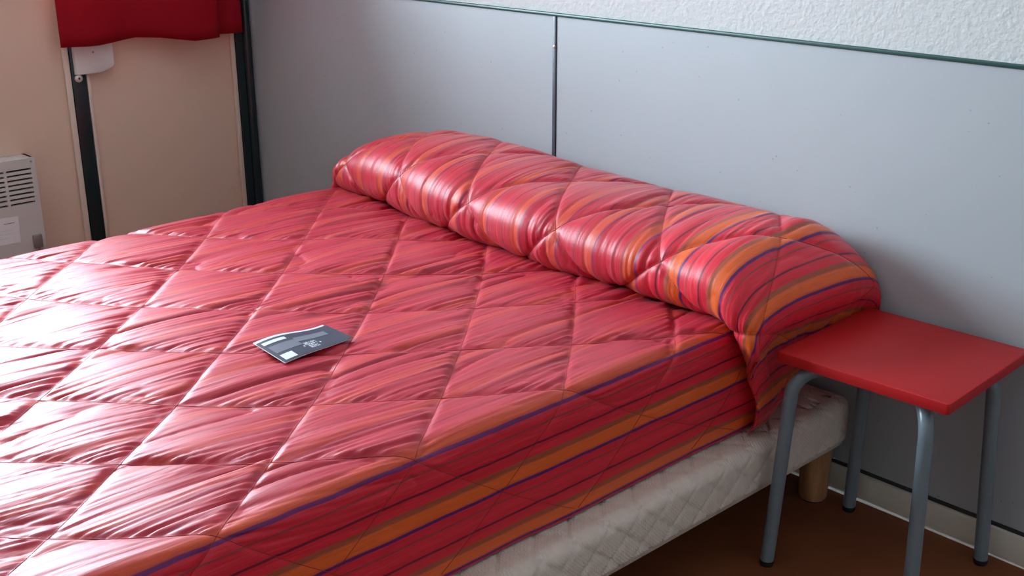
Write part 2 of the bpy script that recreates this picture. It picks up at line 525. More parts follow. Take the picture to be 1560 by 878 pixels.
# window in the left wall (above the photographed strip of wall)
def window(name, label):
    y0, y1, z0, z1 = WIN['y0'], WIN['y1'], WIN['z0'], WIN['z1']
    bm = bmesh.new()
    xa, xb = XL - 0.09, XL + 0.012
    w = 0.05
    add_box(bm, (xa, y0 - 0.03, z0 - 0.03), (xb, y0 + w - 0.02, z1 + 0.03), 0.004)
    add_box(bm, (xa, y1 - w + 0.02, z0 - 0.03), (xb, y1 + 0.03, z1 + 0.03), 0.004)
    add_box(bm, (xa, y0, z0 - 0.03), (xb, y1, z0 + w - 0.02), 0.004)
    add_box(bm, (xa, y0, z1 - w + 0.02), (xb, y1, z1 + 0.03), 0.004)
    o = bm_obj(name, bm, M['frame'], smooth=True, loc=(XL, y0, z0))
    struct(o, label, cat='window')
    ym = (y0 + y1) / 2
    box('mullion', (XL - 0.08, ym - 0.03, z0 + 0.03), (XL - 0.02, ym + 0.03, z1 - 0.03), M['frame'], o, bevel=0.004)
    for a, b_ in ((y0 + 0.03, ym - 0.03), (ym + 0.03, y1 - 0.03)):
        box('pane', (XL - 0.052, a, z0 + 0.03), (XL - 0.048, b_, z1 - 0.03), M['glass'], o)
    return o
window('window_1', 'white framed window above the beige wall panels')

# back wall: white textured plaster above, grey-blue panelling below
PT = 0.9685                   # top of the panelling
XJ = -2.1255                  # joint between panels
wb = box('wall_back', (XL - T, 0.012, 0), (XR + T, T, ZC), M['paint'], loc=(0, 0, 0))
struct(wb, 'white rough plaster wall above grey-blue panelling', cat='wall')
box('plaster', (XL, 0.004, PT + 0.008), (XR, 0.012, ZC), M['plaster'], wb)
tag(wb.children[-1], 'rough white textured plaster')
box('panel', (XL + 0.002, 0.0, 0.072), (XJ - 0.0065, 0.012, PT), M['panel'], wb, bevel=0.001, seg=1)
box('panel', (XJ + 0.0065, 0.0, 0.072), (-0.62, 0.012, PT), M['panel'], wb, bevel=0.001, seg=1)
box('panel', (-0.607, 0.0, 0.072), (XR, 0.012, PT), M['panel'], wb, bevel=0.001, seg=1)
t3 = box('trim_3', (XJ - 0.006, -0.003, 0.072), (XJ + 0.006, 0.011, PT + 0.001), M['joint'], bevel=0.0015, loc=(XJ, 0, 0))
struct(t3, 'thin dark grey vertical strip joining two grey-blue panels', cat='trim')
bm = bmesh.new()
r = bmesh.ops.create_uvsphere(bm, u_segments=12, v_segments=8, radius=0.0042)
for v in bm.verts:
    v.co = Vector((v.co.x, v.co.y * 0.6, v.co.z)) + Vector((XJ + 0.001, -0.0035, 0.8935))
bm_obj('screw', bm, M['screw'], t3, smooth=True)
t4 = box('trim_4', (-0.6195, -0.003, 0.072), (-0.6075, 0.011, PT + 0.001), M['joint'], bevel=0.0015, loc=(-0.6135, 0, 0))
struct(t4, 'thin dark grey vertical strip beyond the red stool', cat='trim')
t5 = box('trim_5', (XL + 0.03, -0.005, PT), (XR, 0.012, PT + 0.0075), M['green_edge'], bevel=0.0015, loc=(0, 0, PT))
struct(t5, 'thin dark green edge strip along the top of the panelling', cat='trim')
bb = box('baseboard_back', (XL + 0.03, -0.012, 0.0), (XR, 0.012, 0.0645), M['skirting'], bevel=0.002, loc=(0, 0, 0))
struct(bb, 'low cream skirting board under the grey panelling', cat='baseboard')
box('gap_line', (XL + 0.03, -0.003, 0.0645), (XR, 0.012, 0.072), M['gap'], bb)  # dark strip standing in for the shaded gap above the skirting

# ------------------------------------------------------------------ bed base (upholstered box on wooden legs)
BX0, BX1, BY0, BY1, BZ0, BZ1 = -2.70, -1.18, -1.93, -0.03, 0.150, 0.252
base = empty('bed_base', (-1.94, -1.0, 0.0))
tag(base, 'cream quilted upholstered bed base on round wooden legs under the red bedspread', 'bed base')
def base_body():
    # closed rounded profile wrapped round the outline: top quilted, sides quilted
    r = 0.026
    cx, cy = (BX0 + BX1) / 2, (BY0 + BY1) / 2
    hx, hy = (BX1 - BX0) / 2, (BY1 - BY0) / 2
    step = 0.012
    # profile: list of (inset from outer edge, z, arc)
    prof = []
    zb = BZ0
    prof.append((0.010, zb))
    for k in range(4):
        a = -PI / 2 + (k + 1) * PI / 8
        prof.append((0.010 - 0.010 * math.cos(a), zb + 0.010 + 0.010 * math.sin(a)))
    nz = 14
    for k in range(1, nz):
        prof.append((0.0, zb + 0.010 + (BZ1 - r - zb - 0.010) * k / nz))
    for k in range(10):
        a = k * PI / 2 / 9
        prof.append((r - r * math.cos(a), BZ1 - r + r * math.sin(a)))
    # inner top rings (visible shelf on the stool side)
    for ins in np.arange(r + 0.006, 0.16, 0.006):
        prof.append((float(ins), BZ1))
    prof.append((0.5, BZ1))
    # outline points with small rounded corners
    out = []
    rc = 0.03
    def seg(p, q, n):
        for k in range(n):
            out.append((p[0] + (q[0] - p[0]) * k / n, p[1] + (q[1] - p[1]) * k / n))
    x0, x1, y0, y1 = BX0, BX1, BY0, BY1
    def arc(cx_, cy_, a0):
        for k in range(6):
            a = a0 + k * PI / 12
            out.append((cx_ + rc * math.cos(a), cy_ + rc * math.sin(a)))
    seg((x1, y0 + rc), (x1, y1 - rc), 380); arc(x1 - rc, y1 - rc, 0)
    seg((x1 - rc, y1), (x0 + rc, y1), 30); arc(x0 + rc, y1 - rc, PI / 2)
    seg((x0, y1 - rc), (x0, y0 + rc), 30); arc(x0 + rc, y0 + rc, PI)
    seg((x0 + rc, y0), (x1 - rc, y0), 100); arc(x1 - rc, y0 + rc, 1.5 * PI)
    n = len(out)
    # quilting grooves: diagonal lines in (perimeter, profile arc) coordinates
    per = [0.0]
    for k in range(1, n):
        per.append(per[-1] + math.dist(out[k], out[k - 1]))
    arcs = [0.0]
    for k in range(1, len(prof)):
        arcs.append(arcs[-1] + math.dist(prof[k], prof[k - 1]))
    verts, faces = [], []
    L = 0.082
    for k, (ins, z) in enumerate(prof):
        for q, (px, py) in enumerate(out):
            dx = max(-1, min(1, (px - cx) / hx)); dy = max(-1, min(1, (py - cy) / hy))
            nx = 1 if px > x1 - rc else (-1 if px < x0 + rc else 0)
            ny = 1 if py > y1 - rc else (-1 if py < y0 + rc else 0)
            if nx and ny:
                cxx = (x1 - rc) if nx > 0 else (x0 + rc); cyy = (y1 - rc) if ny > 0 else (y0 + rc)
                v = Vector((px - cxx, py - cyy, 0)) / rc
            else:
                v = Vector((nx, ny, 0))
            X = Vector((px, py, z)) - Vector((v.x, v.y, 0)) * ins
            s, t = per[q], arcs[k] * (1.25 if arcs[k] < 0.11 else 1.0)
            g1 = abs(((s + t) / L) % 1 - 0.5) * 2; g2 = abs(((s - t) / L) % 1 - 0.5) * 2
            puff = (1 - max(g1, g2) ** 14)
            d = 0.0056 * puff if 2 < k < len(prof) - 1 else 0.0
            if ins < 0.004: nrm = Vector((v.x, v.y, 0))
            elif ins < r + 0.001 and z > BZ0 + 0.03: nrm = (Vector((v.x, v.y, 0)) * (r - ins) / r + Vector((0, 0, 1)) * (1 - (r - ins) / r)).normalized()
            else: nrm = Vector((0, 0, 1))
            verts.append(X + nrm * d - nrm * 0.0056)
    for k in range(len(prof) - 1):
        for q in range(n):
            q2 = (q + 1) % n
            faces.append((k * n + q, k * n + q2, (k + 1) * n + q2, (k + 1) * n + q))
    faces.append(tuple(range(n))[::-1])
    faces.append(tuple((len(prof) - 1) * n + q for q in range(n)))
    return mesh_obj('upholstery', verts, faces, M['ticking'], base, smooth=True)
base_body()
for (lx, ly) in ((-1.236, -0.072), (-2.64, -0.10), (-1.236, -1.86), (-2.64, -1.86)):
    prof = [(0.0265, 0.004), (0.0305, 0.010), (0.0315, 0.03), (0.033, 0.10), (0.034, BZ0 + 0.004)]
    lg = tube('leg', [(lx, ly, z) for r_, z in prof], [r_ for r_, z in prof], M['wood'], base, n=28)
    tube('glide', [(lx, ly, 0.0), (lx, ly, 0.006)], 0.024, M['rubber'], lg, n=20)

# ------------------------------------------------------------------ quilted bedspread over mattress and bolster
ZT = 0.490                                # level of the mattress top
def bez(pts, n=200):
    """smooth curve through points, resampled with its arc length"""
    p = np.array(pts, float)
    P = np.vstack([2 * p[0] - p[1], p, 2 * p[-1] - p[-2]])
    out = []
    for k in range(1, len(P) - 2):
        t = np.linspace(0, 1, 40, endpoint=False)[:, None]
        a, b_, c, d = P[k - 1], P[k], P[k + 1], P[k + 2]
        out.append(0.5 * ((2 * b_) + (-a + c) * t + (2 * a - 5 * b_ + 4 * c - d) * t ** 2 + (-a + 3 * b_ - 3 * c + d) * t ** 3))
    out.append(p[-1:])
    c = np.vstack(out)
    s = np.concatenate([[0], np.cumsum(np.linalg.norm(np.diff(c, axis=0), axis=1))])
    return c, s
XC_R, XC_L = -1.264, -2.600
matR, matRs = bez([(XC_R, ZT), (-1.250, ZT - .004), (-1.241, .472), (-1.238, .435), (-1.236, .38), (-1.237, .31), (-1.242, .256)])
matL, matLs = bez([(XC_L, ZT), (-2.640, ZT - .008), (-2.662, .46), (-2.668, .40), (-2.668, .32), (-2.665, .262)])
bolR, bolRs = bez([(XC_R, .622), (-1.230, .606), (-1.188, .580), (-1.165, .550), (-1.158, .518),
                   (-1.168, .488), (-1.181, .462), (-1.188, .435), (-1.187, .39), (-1.190, .33), (-1.202, .285), (-1.226, .257)])
bolL, bolLs = bez([(XC_L, .600), (-2.634, .572), (-2.660, .535), (-2.672, .495), (-2.678, .44), (-2.682, .36), (-2.670, .262)])
nL, nM, nR = 60, 470, 120
tauL = np.linspace(1, 0, nL, endpoint=False)
xm = np.linspace(XC_L, XC_R, nM, endpoint=False)
tauR = np.linspace(0, 1, nR)
def at(curve, s, tau):
    q = tau * s[-1]
    return np.interp(q, s, curve[:, 0]), np.interp(q, s, curve[:, 1])
xl, zl = at(matL, matLs, tauL)
xr, zr = at(matR, matRs, tauR)
bxr, bzr = at(bolR, bolRs, tauR)
bxl, bzl = at(bolL, bolLs, tauL)
X_T = np.concatenate([xl, xm, xr])                       # mattress section: x, z, arc coordinate
Z_T = np.concatenate([zl, np.full(nM, ZT), zr])
A_T = np.concatenate([XC_L - tauL * matLs[-1], xm, XC_R + tauR * matRs[-1]])
X_B = np.concatenate([bxl, xm, bxr])                     # bolster section
A_B = np.concatenate([XC_L - tauL * bolLs[-1], xm, XC_R + tauR * bolRs[-1]])
sil = np.array([(-2.60, .110), (-2.55, .130), (-2.47, .150), (-2.38, .160), (-2.25, .163), (-2.10, .157), (-1.9, .147), (-1.6, .143), (XC_R, .142)])
H_B = np.concatenate([bzl - zl, np.interp(xm, sil[:, 0], sil[:, 1]), bzr - zr])
H_B = np.maximum(H_B, 0.001)
H_B = np.convolve(np.pad(H_B, 8, mode='edge'), np.ones(17) / 17, mode='valid')
tail = np.concatenate([np.clip(tauL / 0.22, 0, 1), np.zeros(nM), np.zeros(nR)])
tailR = np.concatenate([np.zeros(nL + nM), np.clip((tauR - 0.25) / 0.5, 0, 1)])
xx = np.concatenate([np.full(nL, XC_L), xm, np.full(nR, XC_R)])
R_y = 1.0 - 0.17 * np.clip((-2.0 - xx) / 0.6, 0, 1) ** 1.2 - 0.10 * tail - 0.16 * tailR

# along the bed: foot drop, flat, crease, roll, down the wall
YFOOT = -1.86
fd, fds = bez([(YFOOT, 0), (YFOOT - .03, -.008), (YFOOT - .046, -.04), (YFOOT - .050, -.12), (YFOOT - .050, -.232)])
nF, nY, nB = 46, 430, 150
tf = np.linspace(1, 0, nF, endpoint=False)
yf, dzf = at(fd, fds, tf)
phi = np.radians(np.linspace(236, 0, nB))
HB0 = 0.148
CY, RA = -0.218, 0.211
sg = lambda v, e: np.sign(v) * np.abs(v) ** e
py = CY + RA * sg(np.cos(phi), 0.80)
ph = 0.5 + 0.5 * sg(np.sin(phi), 0.80)
ph = (ph - ph[0]) / (1 - ph[0])
Y_CR = float(py[0])
yflat = np.linspace(YFOOT, Y_CR, nY, endpoint=False)
tail_h = np.linspace(ph[-1], 0.05, 18)[1:]
py = np.concatenate([py, np.full(17, py[-1])])
ph = np.maximum(np.concatenate([ph, tail_h]), 0.0)
bl = np.concatenate([[0], np.cumsum(np.hypot(np.diff(py), np.diff(ph) * HB0))])
nBB = len(py)

na = len(X_T)
nb = nF + nY + nBB
PX = np.zeros((nb, na)); PYY = np.zeros((nb, na)); PZ = np.zeros((nb, na))
UA = np.zeros((nb, na)); VB = np.zeros((nb, na)); QI = np.zeros((nb, na)); QJ = np.zeros((nb, na))
def quilt_mattress(x, y):
    X = x + 1.8; Y = y + 1.1
    i = 0.1845 + 3.335 * X + 3.0505 * Y + .5309 * X * X + .2145 * X * Y + .3402 * Y * Y
    j = 3.2998 - 3.2957 * X + 3.1703 * Y - .8521 * X * X - .3887 * X * Y - .4406 * Y * Y
    return i, j
# foot + flat
for r in range(nF + nY):
    if r < nF:
        y, dz = yf[r], dzf[r]; vb = YFOOT - tf[r] * fds[-1]
    else:
        y, dz = yflat[r - nF], 0.0; vb = y
    PX[r] = X_T
    PYY[r] = y
    PZ[r] = np.maximum(Z_T + dz, 0.2555)
    UA[r] = A_T; VB[r] = vb
    QI[r], QJ[r] = quilt_mattress(A_T, vb)
Y0 = -0.008
crease_y = Y0 + (py[0] - Y0) * R_y
fl = slice(nF, nF + nY)
w = np.clip((yflat[:, None] - (-0.95)) / (Y_CR + 0.95), 0, 1) ** 2
PYY[fl] = PYY[fl] + w * (crease_y[None, :] - Y_CR)
# the cloth dips a little into the crease
PZ[fl] -= 0.012 * np.exp(-((PYY[fl] - crease_y[None, :]) / 0.025) ** 2) * (Z_T[None, :] > ZT - 0.06)
# roll
sB = np.clip(bl / 0.10, 0, 1); sB = sB * sB * (3 - 2 * sB)
arcM = float(bl[int(np.argmin(np.abs(np.degrees(phi) - 162)))])   # row of stitch crossings on the front of the roll
for r in range(nBB):
    R = nF + nY + r
    PX[R] = X_T + (X_B - X_T) * sB[r]
    PYY[R] = Y0 + (py[r] - Y0) * R_y
    PX[R, nL + nM:] -= 0.014 * np.clip((-0.10 - py[r]) / 0.25, 0, 1) * np.clip(tauR * 3, 0, 1) * np.clip((1 - tauR) * 3, 0, 1) * sB[r]
    PX[R, nL + nM:] -= 0.110 * np.clip((tauR - 0.55) / 0.45, 0, 1) ** 1.5 * np.clip((py[r] + 0.37) / 0.24, 0, 1) * sB[r]
    PZ[R] = Z_T + H_B * ph[r]
    UA[R] = A_T + (A_B - A_T) * sB[r]
    VB[R] = Y_CR + bl[r]
    u = (UA[R] + 1.6944) / 0.1435
    d = bl[r] - arcM
    wv = d / (0.20 if d > 0 else 0.125)
    QI[R] = (u + wv) / 2; QJ[R] = (wv - u) / 2
PYY[nF + nY:] = np.minimum(PYY[nF + nY:], -0.007)

# normals of the smooth shape
def normals(PX, PYY, PZ):
    P = np.stack([PX, PYY, PZ], -1)
    da = np.gradient(P, axis=1); db = np.gradient(P, axis=0)
    n = np.cross(da, db)
    return n / np.maximum(np.linalg.norm(n, axis=-1, keepdims=True), 1e-9)
NN = normals(PX, PYY, PZ)

# puffs between the stitch lines
di = np.abs(QI - np.round(QI)); dj = np.abs(QJ - np.round(QJ))      # 0 on a line, .5 in the middle
gi = 1 - np.exp(-(di / 0.032) ** 1.2); gj = 1 - np.exp(-(dj / 0.032) ** 1.2)
dome = (np.sin(PI * np.clip(di, 0, .5)) * np.sin(PI * np.clip(dj, 0, .5))) ** 0.6
puff = 0.0030 * gi * gj + 0.0042 * dome
side = np.zeros((nb, na)); side[:, nL + nM:] = np.clip(tauR * 3.0, 0, 1)[None, :]
side[nF + nY:] *= 0.5
puff *= (1 - 0.75 * side)
puff[nF + nY:] *= 1.7
# wrinkles run along the stripes, gathered at the stitch lines
ci = np.floor(QI); cj = np.floor(QJ)
rot = (_tab[(ci.astype(int) * 7 + 3) & 255, (cj.astype(int) * 13 + 5) & 255] - 0.5)
roll = np.zeros((nb, na)); roll[nF + nY:] = 1
shear = np.where(roll > 0, 0.08, -0.04) + 0.20 * rot
wa = UA + shear * (VB - np.round(VB * 3) / 3 * 0)
wa = wa + 0.006 * (vnoise(UA * 9, VB * 7, 3) - .5)
n1 = vnoise(wa * 26, VB * 2.8 + rot * 9, 1); n2 = vnoise(wa * 92, VB * 5.0 + rot * 5, 2); n3 = vnoise(wa * 160, VB * 9, 4)
ridge = lambda n: 1 - np.abs(2 * n - 1)
vale = lambda n: np.sqrt(np.abs(2 * n - 1) + 0.002)
fi = QI - np.floor(QI); fj = QJ - np.floor(QJ)
gath = np.clip(0.22 + 0.95 * np.exp(-fj / 0.20) + 0.95 * np.exp(-(1 - fi) / 0.20), 0, 1.25)     # gathers sit along two sides of each diamond
patch = 0.35 + 1.1 * np.clip((vnoise(UA * 8, VB * 6, 12) - 0.3) / 0.4, 0, 1)
wr = 0.0105 * patch * (vale(n1) - .6) + 0.0056 * gath * (vale(n2) - .6) + 0.0026 * gath * (n3 - .5)
near = np.exp(-np.minimum(di, dj) / 0.16)
wr *= (0.65 + 0.45 * near) * np.clip(np.minimum(di, dj) / 0.05, 0.12, 1)
big = 0.012 * (vnoise(UA * 5, VB * 3.0, 6) - .5)
calm = (1 - 0.80 * side)
calm[nF + nY:] *= 0.55
ramp_end = np.ones((nb, na))
ramp_end[nF + nY:] *= np.clip((bl[-1] - 0.12 - bl) / 0.10, 0.0, 1)[:, None]
ramp_end[:nF] *= 0.6
lowhem = np.clip(1 - np.maximum(0, tauR - 0.86) / 0.14, 0.0, 1)
ramp_end[:, nL + nM:] *= lowhem[None, :]
ramp_end[:, :nL] *= np.clip((1 - tauL) * 4, 0, 1)[None, :]
# puckers where the roll is pushed up against the mattress
puck = np.zeros((nb, na))
cre = np.concatenate([np.exp((yflat - Y_CR) / 0.05)])
puck[nF:nF + nY] = cre[:, None]
puck[nF + nY:] = np.exp(-bl / 0.055)[:, None]
pk = 0.014 * (ridge(vnoise(UA * 24, VB * 6, 8)) - .5) * puck
# small tucks on the end of the roll where the stool presses
tk = np.zeros((nb, na))
tk[nF + nY:, nL + nM:] = (np.exp(-((tauR - 0.62) / 0.16) ** 2)[None, :] *
                          (-0.006) * (ridge(vnoise(bl * 26, bl * 0, 5))[:, None] ** 3))
disp = (puff + wr * calm + big * (1 - side) + pk * calm) * ramp_end + tk
PX += NN[..., 0] * disp; PYY += NN[..., 1] * disp; PZ += NN[..., 2] * disp
# hem line wanders and rests on the base
hemw = 0.010 * (vnoise(VB[:, -1] * 7, VB[:, -1] * 0, 9) - .5)
PX[:, nL + nM:] += (tauR[None, :] ** 4) * hemw[:, None]
PYY[nF + nY:] = np.minimum(PYY[nF + nY:], -0.006)
PZ = np.maximum(PZ, 0.2545)

def grid_faces(nr, nc):
    i = np.arange(nr * nc).reshape(nr, nc)
    return np.stack([i[:-1, :-1], i[:-1, 1:], i[1:, 1:], i[1:, :-1]], -1).reshape(-1, 4)
spread = empty('bedspread', (-1.95, -1.0, 0.2545))
tag(spread, 'crimson diamond-quilted bedspread with orange and purple stripes tucked round a bolster', 'bedspread')
def np_mesh(name, verts, faces, mat, parent, uv=None):
    v = verts.reshape(-1, 3) - np.array(origin(parent))[None, :]
    me = bpy.data.meshes.new(name)
    me.vertices.add(len(v)); me.vertices.foreach_set('co', v.astype(np.float32).ravel())
    f = faces.astype(np.int32)
    me.loops.add(f.size); me.loops.foreach_set('vertex_index', f.ravel())
    me.polygons.add(len(f))
    me.polygons.foreach_set('loop_start', np.arange(0, f.size, 4, dtype=np.int32))
    me.update(calc_edges=True)
    me.validate()
    if uv is not None:
        l = me.uv_layers.new(name='cloth')
        l.data.foreach_set('uv', uv.reshape(-1, 2)[f.ravel()].astype(np.float32).ravel())
    me.shade_smooth()
    me.materials.append(mat)
    return link(bpy.data.objects.new(name, me), parent)
SPV = np.stack([PX, PYY, PZ], -1)
np_mesh('quilt', SPV, grid_faces(nb, na), M['spread'], spread, np.stack([UA + U_SHIFT, VB], -1))

# quilting thread
def threads():
    V, Fc = [], []
    NNd = normals(PX, PYY, PZ)
    for Q in (QI, QJ):
        for k in range(int(np.floor(Q.min())), int(np.ceil(Q.max())) + 1):
            run = []
            prev = None
            for r in range(6, nb - 40, 2):
                if abs(r - (nF + nY)) < 9:
                    if len(run) > 3: emit(run, V, Fc)
                    run = []
                    continue
                q = Q[r] - k
                s = np.where(q[:-1] * q[1:] <= 0)[0]
                s = s[(s > 4) & (s < na - (16 if r > nF + nY else 6))]
                if len(s) == 0:
                    if len(run) > 3: emit(run, V, Fc)
                    run = []
                    continue
                c = s[0] if not run else s[np.argmin(np.abs(s - run[-1][2]))]
                t = q[c] / (q[c] - q[c + 1] + 1e-12)
                p = SPV[r, c] * (1 - t) + SPV[r, c + 1] * t
                nn = NNd[r, c]
                if run and np.linalg.norm(p - run[-1][0]) > 0.08:
                    if len(run) > 3: emit(run, V, Fc)
                    run = []
                run.append((p + nn * 0.0004, nn, c))
            if len(run) > 3: emit(run, V, Fc)
    return V, Fc
def emit(run, V, Fc):
    path = [Vector(p) for p, _, _ in run]
    v, f = tube_geo(path, 0.00052, 4, cap=False)
    b0 = len(V)
    V.extend(v)
    Fc.extend([tuple(i + b0 for i in q) for q in f])
tv, tfc = threads()
th = mesh_obj('stitching', tv, tfc, M['thread'], spread, smooth=True)
tag(th, 'fine orange quilting thread, darkened for crease shade')

# ------------------------------------------------------------------ stool used as bedside table
stool = empty('stool', (-1.0, -0.2, 0.0))
tag(stool, 'red square-topped stool with grey tubular legs beside the bed', 'stool')
SZ = 0.455
bm = bmesh.new()
sc_ = [(-1.163, -0.364), (-0.823, -0.352), (-0.838, -0.014), (-1.176, -0.026)]
lo = [bm.verts.new((x, y, SZ - 0.021)) for x, y in sc_]
hi = [bm.verts.new((x, y, SZ)) for x, y in sc_]
bm.faces.new(lo[::-1]); bm.faces.new(hi)
for k in range(4):
    bm.faces.new((lo[k], lo[(k + 1) % 4], hi[(k + 1) % 4], hi[k]))
ve = [e for e in bm.edges if abs(e.verts[0].co.z - e.verts[1].co.z) > 0.01]
bmesh.ops.bevel(bm, geom=ve, offset=0.006, segments=3, affect='EDGES', profile=0.5)
bmesh.ops.bevel(bm, geom=[e for e in bm.edges if abs(e.verts[0].co.z - e.verts[1].co.z) < 0.001], offset=0.002, segments=2, affect='EDGES', profile=0.5)
bm_obj('seat', bm, M['seat'], stool, smooth=True)
TC = Vector((-1.0, -0.19, 0))
zt = SZ - 0.021 - 0.0135
for fx, fy in ((-1.147, -0.366), (-0.850, -0.352), (-0.858, -0.052), (-1.152, -0.060)):
    foot = Vector((fx, fy, 0.010))
    d = (TC - Vector((fx, fy, 0))).normalized()
    R_ = 0.055
    knee = foot + d * 0.021; knee.z = zt - R_
    path = [foot, foot.lerp(knee, 0.5), knee]
    for k in range(1, 9):
        a = k * PI / 16
        path.append(Vector((knee.x, knee.y, zt - R_)) + d * (R_ - R_ * math.cos(a)) + Vector((0, 0, R_ * math.sin(a))))
    path.append(path[-1] + d * 0.055)
    lg = tube('leg', path, 0.0135, M['tube'], stool, n=18)
    tube('foot_cap', [(fx, fy, 0.0), (fx, fy, 0.005), (fx, fy, 0.012)], [0.0120, 0.0142, 0.0142], M['rubber'], lg, n=18)

# ------------------------------------------------------------------ leaflet on the bed
leaf = empty('leaflet', (-1.71, -1.05, ZT))
tag(leaf, 'dark grey folded leaflet with a white edge strip lying on the bedspread', 'leaflet')
LC = [(-1.651, -1.128), (-1.672, -0.969), (-1.762, -0.973), (-1.760, -1.126)]   # front-left, front-right, back-right, back-left
def card_xy(s, t):
    """s along the long side (0..1), t from the front edge to the back edge (0..1)"""
    a = Vector(LC[0]).lerp(Vector(LC[1]), s); b_ = Vector(LC[3]).lerp(Vector(LC[2]), s)
    return a.lerp(b_, t)
selm = (np.abs(PX - (-1.71)) < 0.055) & (np.abs(PYY - (-1.05)) < 0.080) & (np.arange(nb)[:, None] < nF + nY)
ztop = float(np.percentile(PZ[selm], 97))
def card_z(s, t):
    return ztop + 0.0012 + 0.0045 * math.sin(s * PI * 1.6 + 0.3) * (0.35 + 0.65 * t) + 0.004 * t
def card_patch(name, s0, s1, t0, t1, lift, mat, parent, ns=16, nt_=8, thick=0.0004, skew=0.0):
    v, f = [], []
    for layer in (0, 1):
        for i in range(ns + 1):
            for j in range(nt_ + 1):
                s = s0 + (s1 - s0) * i / ns; t = t0 + (t1 - t0) * j / nt_
                p = card_xy(s + skew * (t - t0), t)
                v.append((p.x, p.y, card_z(s, t) + lift - (thick if layer else 0)))
    K = (ns + 1) * (nt_ + 1)
    idx = lambda l, i, j: l * K + i * (nt_ + 1) + j
    for i in range(ns):
        for j in range(nt_):
            f.append((idx(0, i, j), idx(0, i + 1, j), idx(0, i + 1, j + 1), idx(0, i, j + 1)))
            f.append((idx(1, i, j), idx(1, i, j + 1), idx(1, i + 1, j + 1), idx(1, i + 1, j)))
    for i in range(ns):
        f.append((idx(0, i, 0), idx(1, i, 0), idx(1, i + 1, 0), idx(0, i + 1, 0)))
        f.append((idx(0, i + 1, nt_), idx(1, i + 1, nt_), idx(1, i, nt_), idx(0, i, nt_)))
    for j in range(nt_):
        f.append((idx(0, 0, j + 1), idx(1, 0, j + 1), idx(1, 0, j), idx(0, 0, j)))
        f.append((idx(0, ns, j), idx(1, ns, j), idx(1, ns, j + 1), idx(0, ns, j + 1)))
    return mesh_obj(name, v, f, mat, parent, smooth=False)
inner = card_patch('inner_page', 0.0, 0.985, 0.0, 1.0, 0.0, M['card_white'], leaf)
tag(inner, 'white inner page showing as a pale strip')
cover = card_patch('cover', 0.006, 1.0, 0.010, 0.915, 0.0009, M['card'], leaf)
LIFT = 0.0012
card_patch('text_band', 0.055, 0.42, 0.36, 0.64, LIFT, M['card_band'], cover, thick=0.0002)
card_patch('text_band', 0.42, 0.86, 0.50, 0.70, LIFT, M['card_band'], cover, thick=0.0002)
card_patch('white_box', 0.045, 0.36, 0.74, 0.84, LIFT, M['card_white'], cover, thick=0.0002)
card_patch('pale_square', 0.05, 0.215, 0.065, 0.27, LIFT, M['card_white'], cover, thick=0.0002)
# emblem: two lines of small white lettering between two dots (too small to read in the photograph)
def emblem():
    rnd = random.Random(4)
    v, f = [], []
    def quad(s0, s1, t0, t1):
        b0 = len(v)
        for s, t in ((s0, t0), (s1, t0), (s1, t1), (s0, t1)):
            p = card_xy(s, t); v.append((p.x, p.y, card_z(s, t) + LIFT + 0.0001))
        f.append((b0, b0 + 1, b0 + 2, b0 + 3))
    def glyph(s, t, w, h, kind):
        k = w * 0.26; q = h * 0.24
        if kind == 0:   # two uprights and a bar
            quad(s, s + k, t, t + h); quad(s + w - k, s + w, t, t + h); quad(s, s + w, t + h * .4, t + h * .62)
        elif kind == 1: # ring
            quad(s, s + k, t, t + h); quad(s + w - k, s + w, t, t + h); quad(s, s + w, t, t + q); quad(s, s + w, t + h - q, t + h)
        elif kind == 2: # upright with a bar at one end
            quad(s + w * .37, s + w * .63, t, t + h); quad(s, s + w, t, t + q)
        elif kind == 3: # comb
            quad(s + w - k, s + w, t, t + h)
            for m_ in (0, .38, .76): quad(s, s + w, t + h * m_, t + h * m_ + q)
        else:
            quad(s + w - k, s + w, t, t + h); quad(s, s + w, t + h - q, t + h)
    for q, kd in enumerate((0, 1, 2, 3, 4)):
        glyph(0.435 + q * 0.034, 0.275, 0.028, 0.13, kd)
    for q, kd in enumerate((3, 1, 0, 2)):
        glyph(0.452 + q * 0.034, 0.14, 0.028, 0.11, kd)
    quad(0.395, 0.415, 0.25, 0.30); quad(0.625, 0.645, 0.25, 0.30)
    return mesh_obj('emblem', v, f, M['card_white'], cover)
emblem()

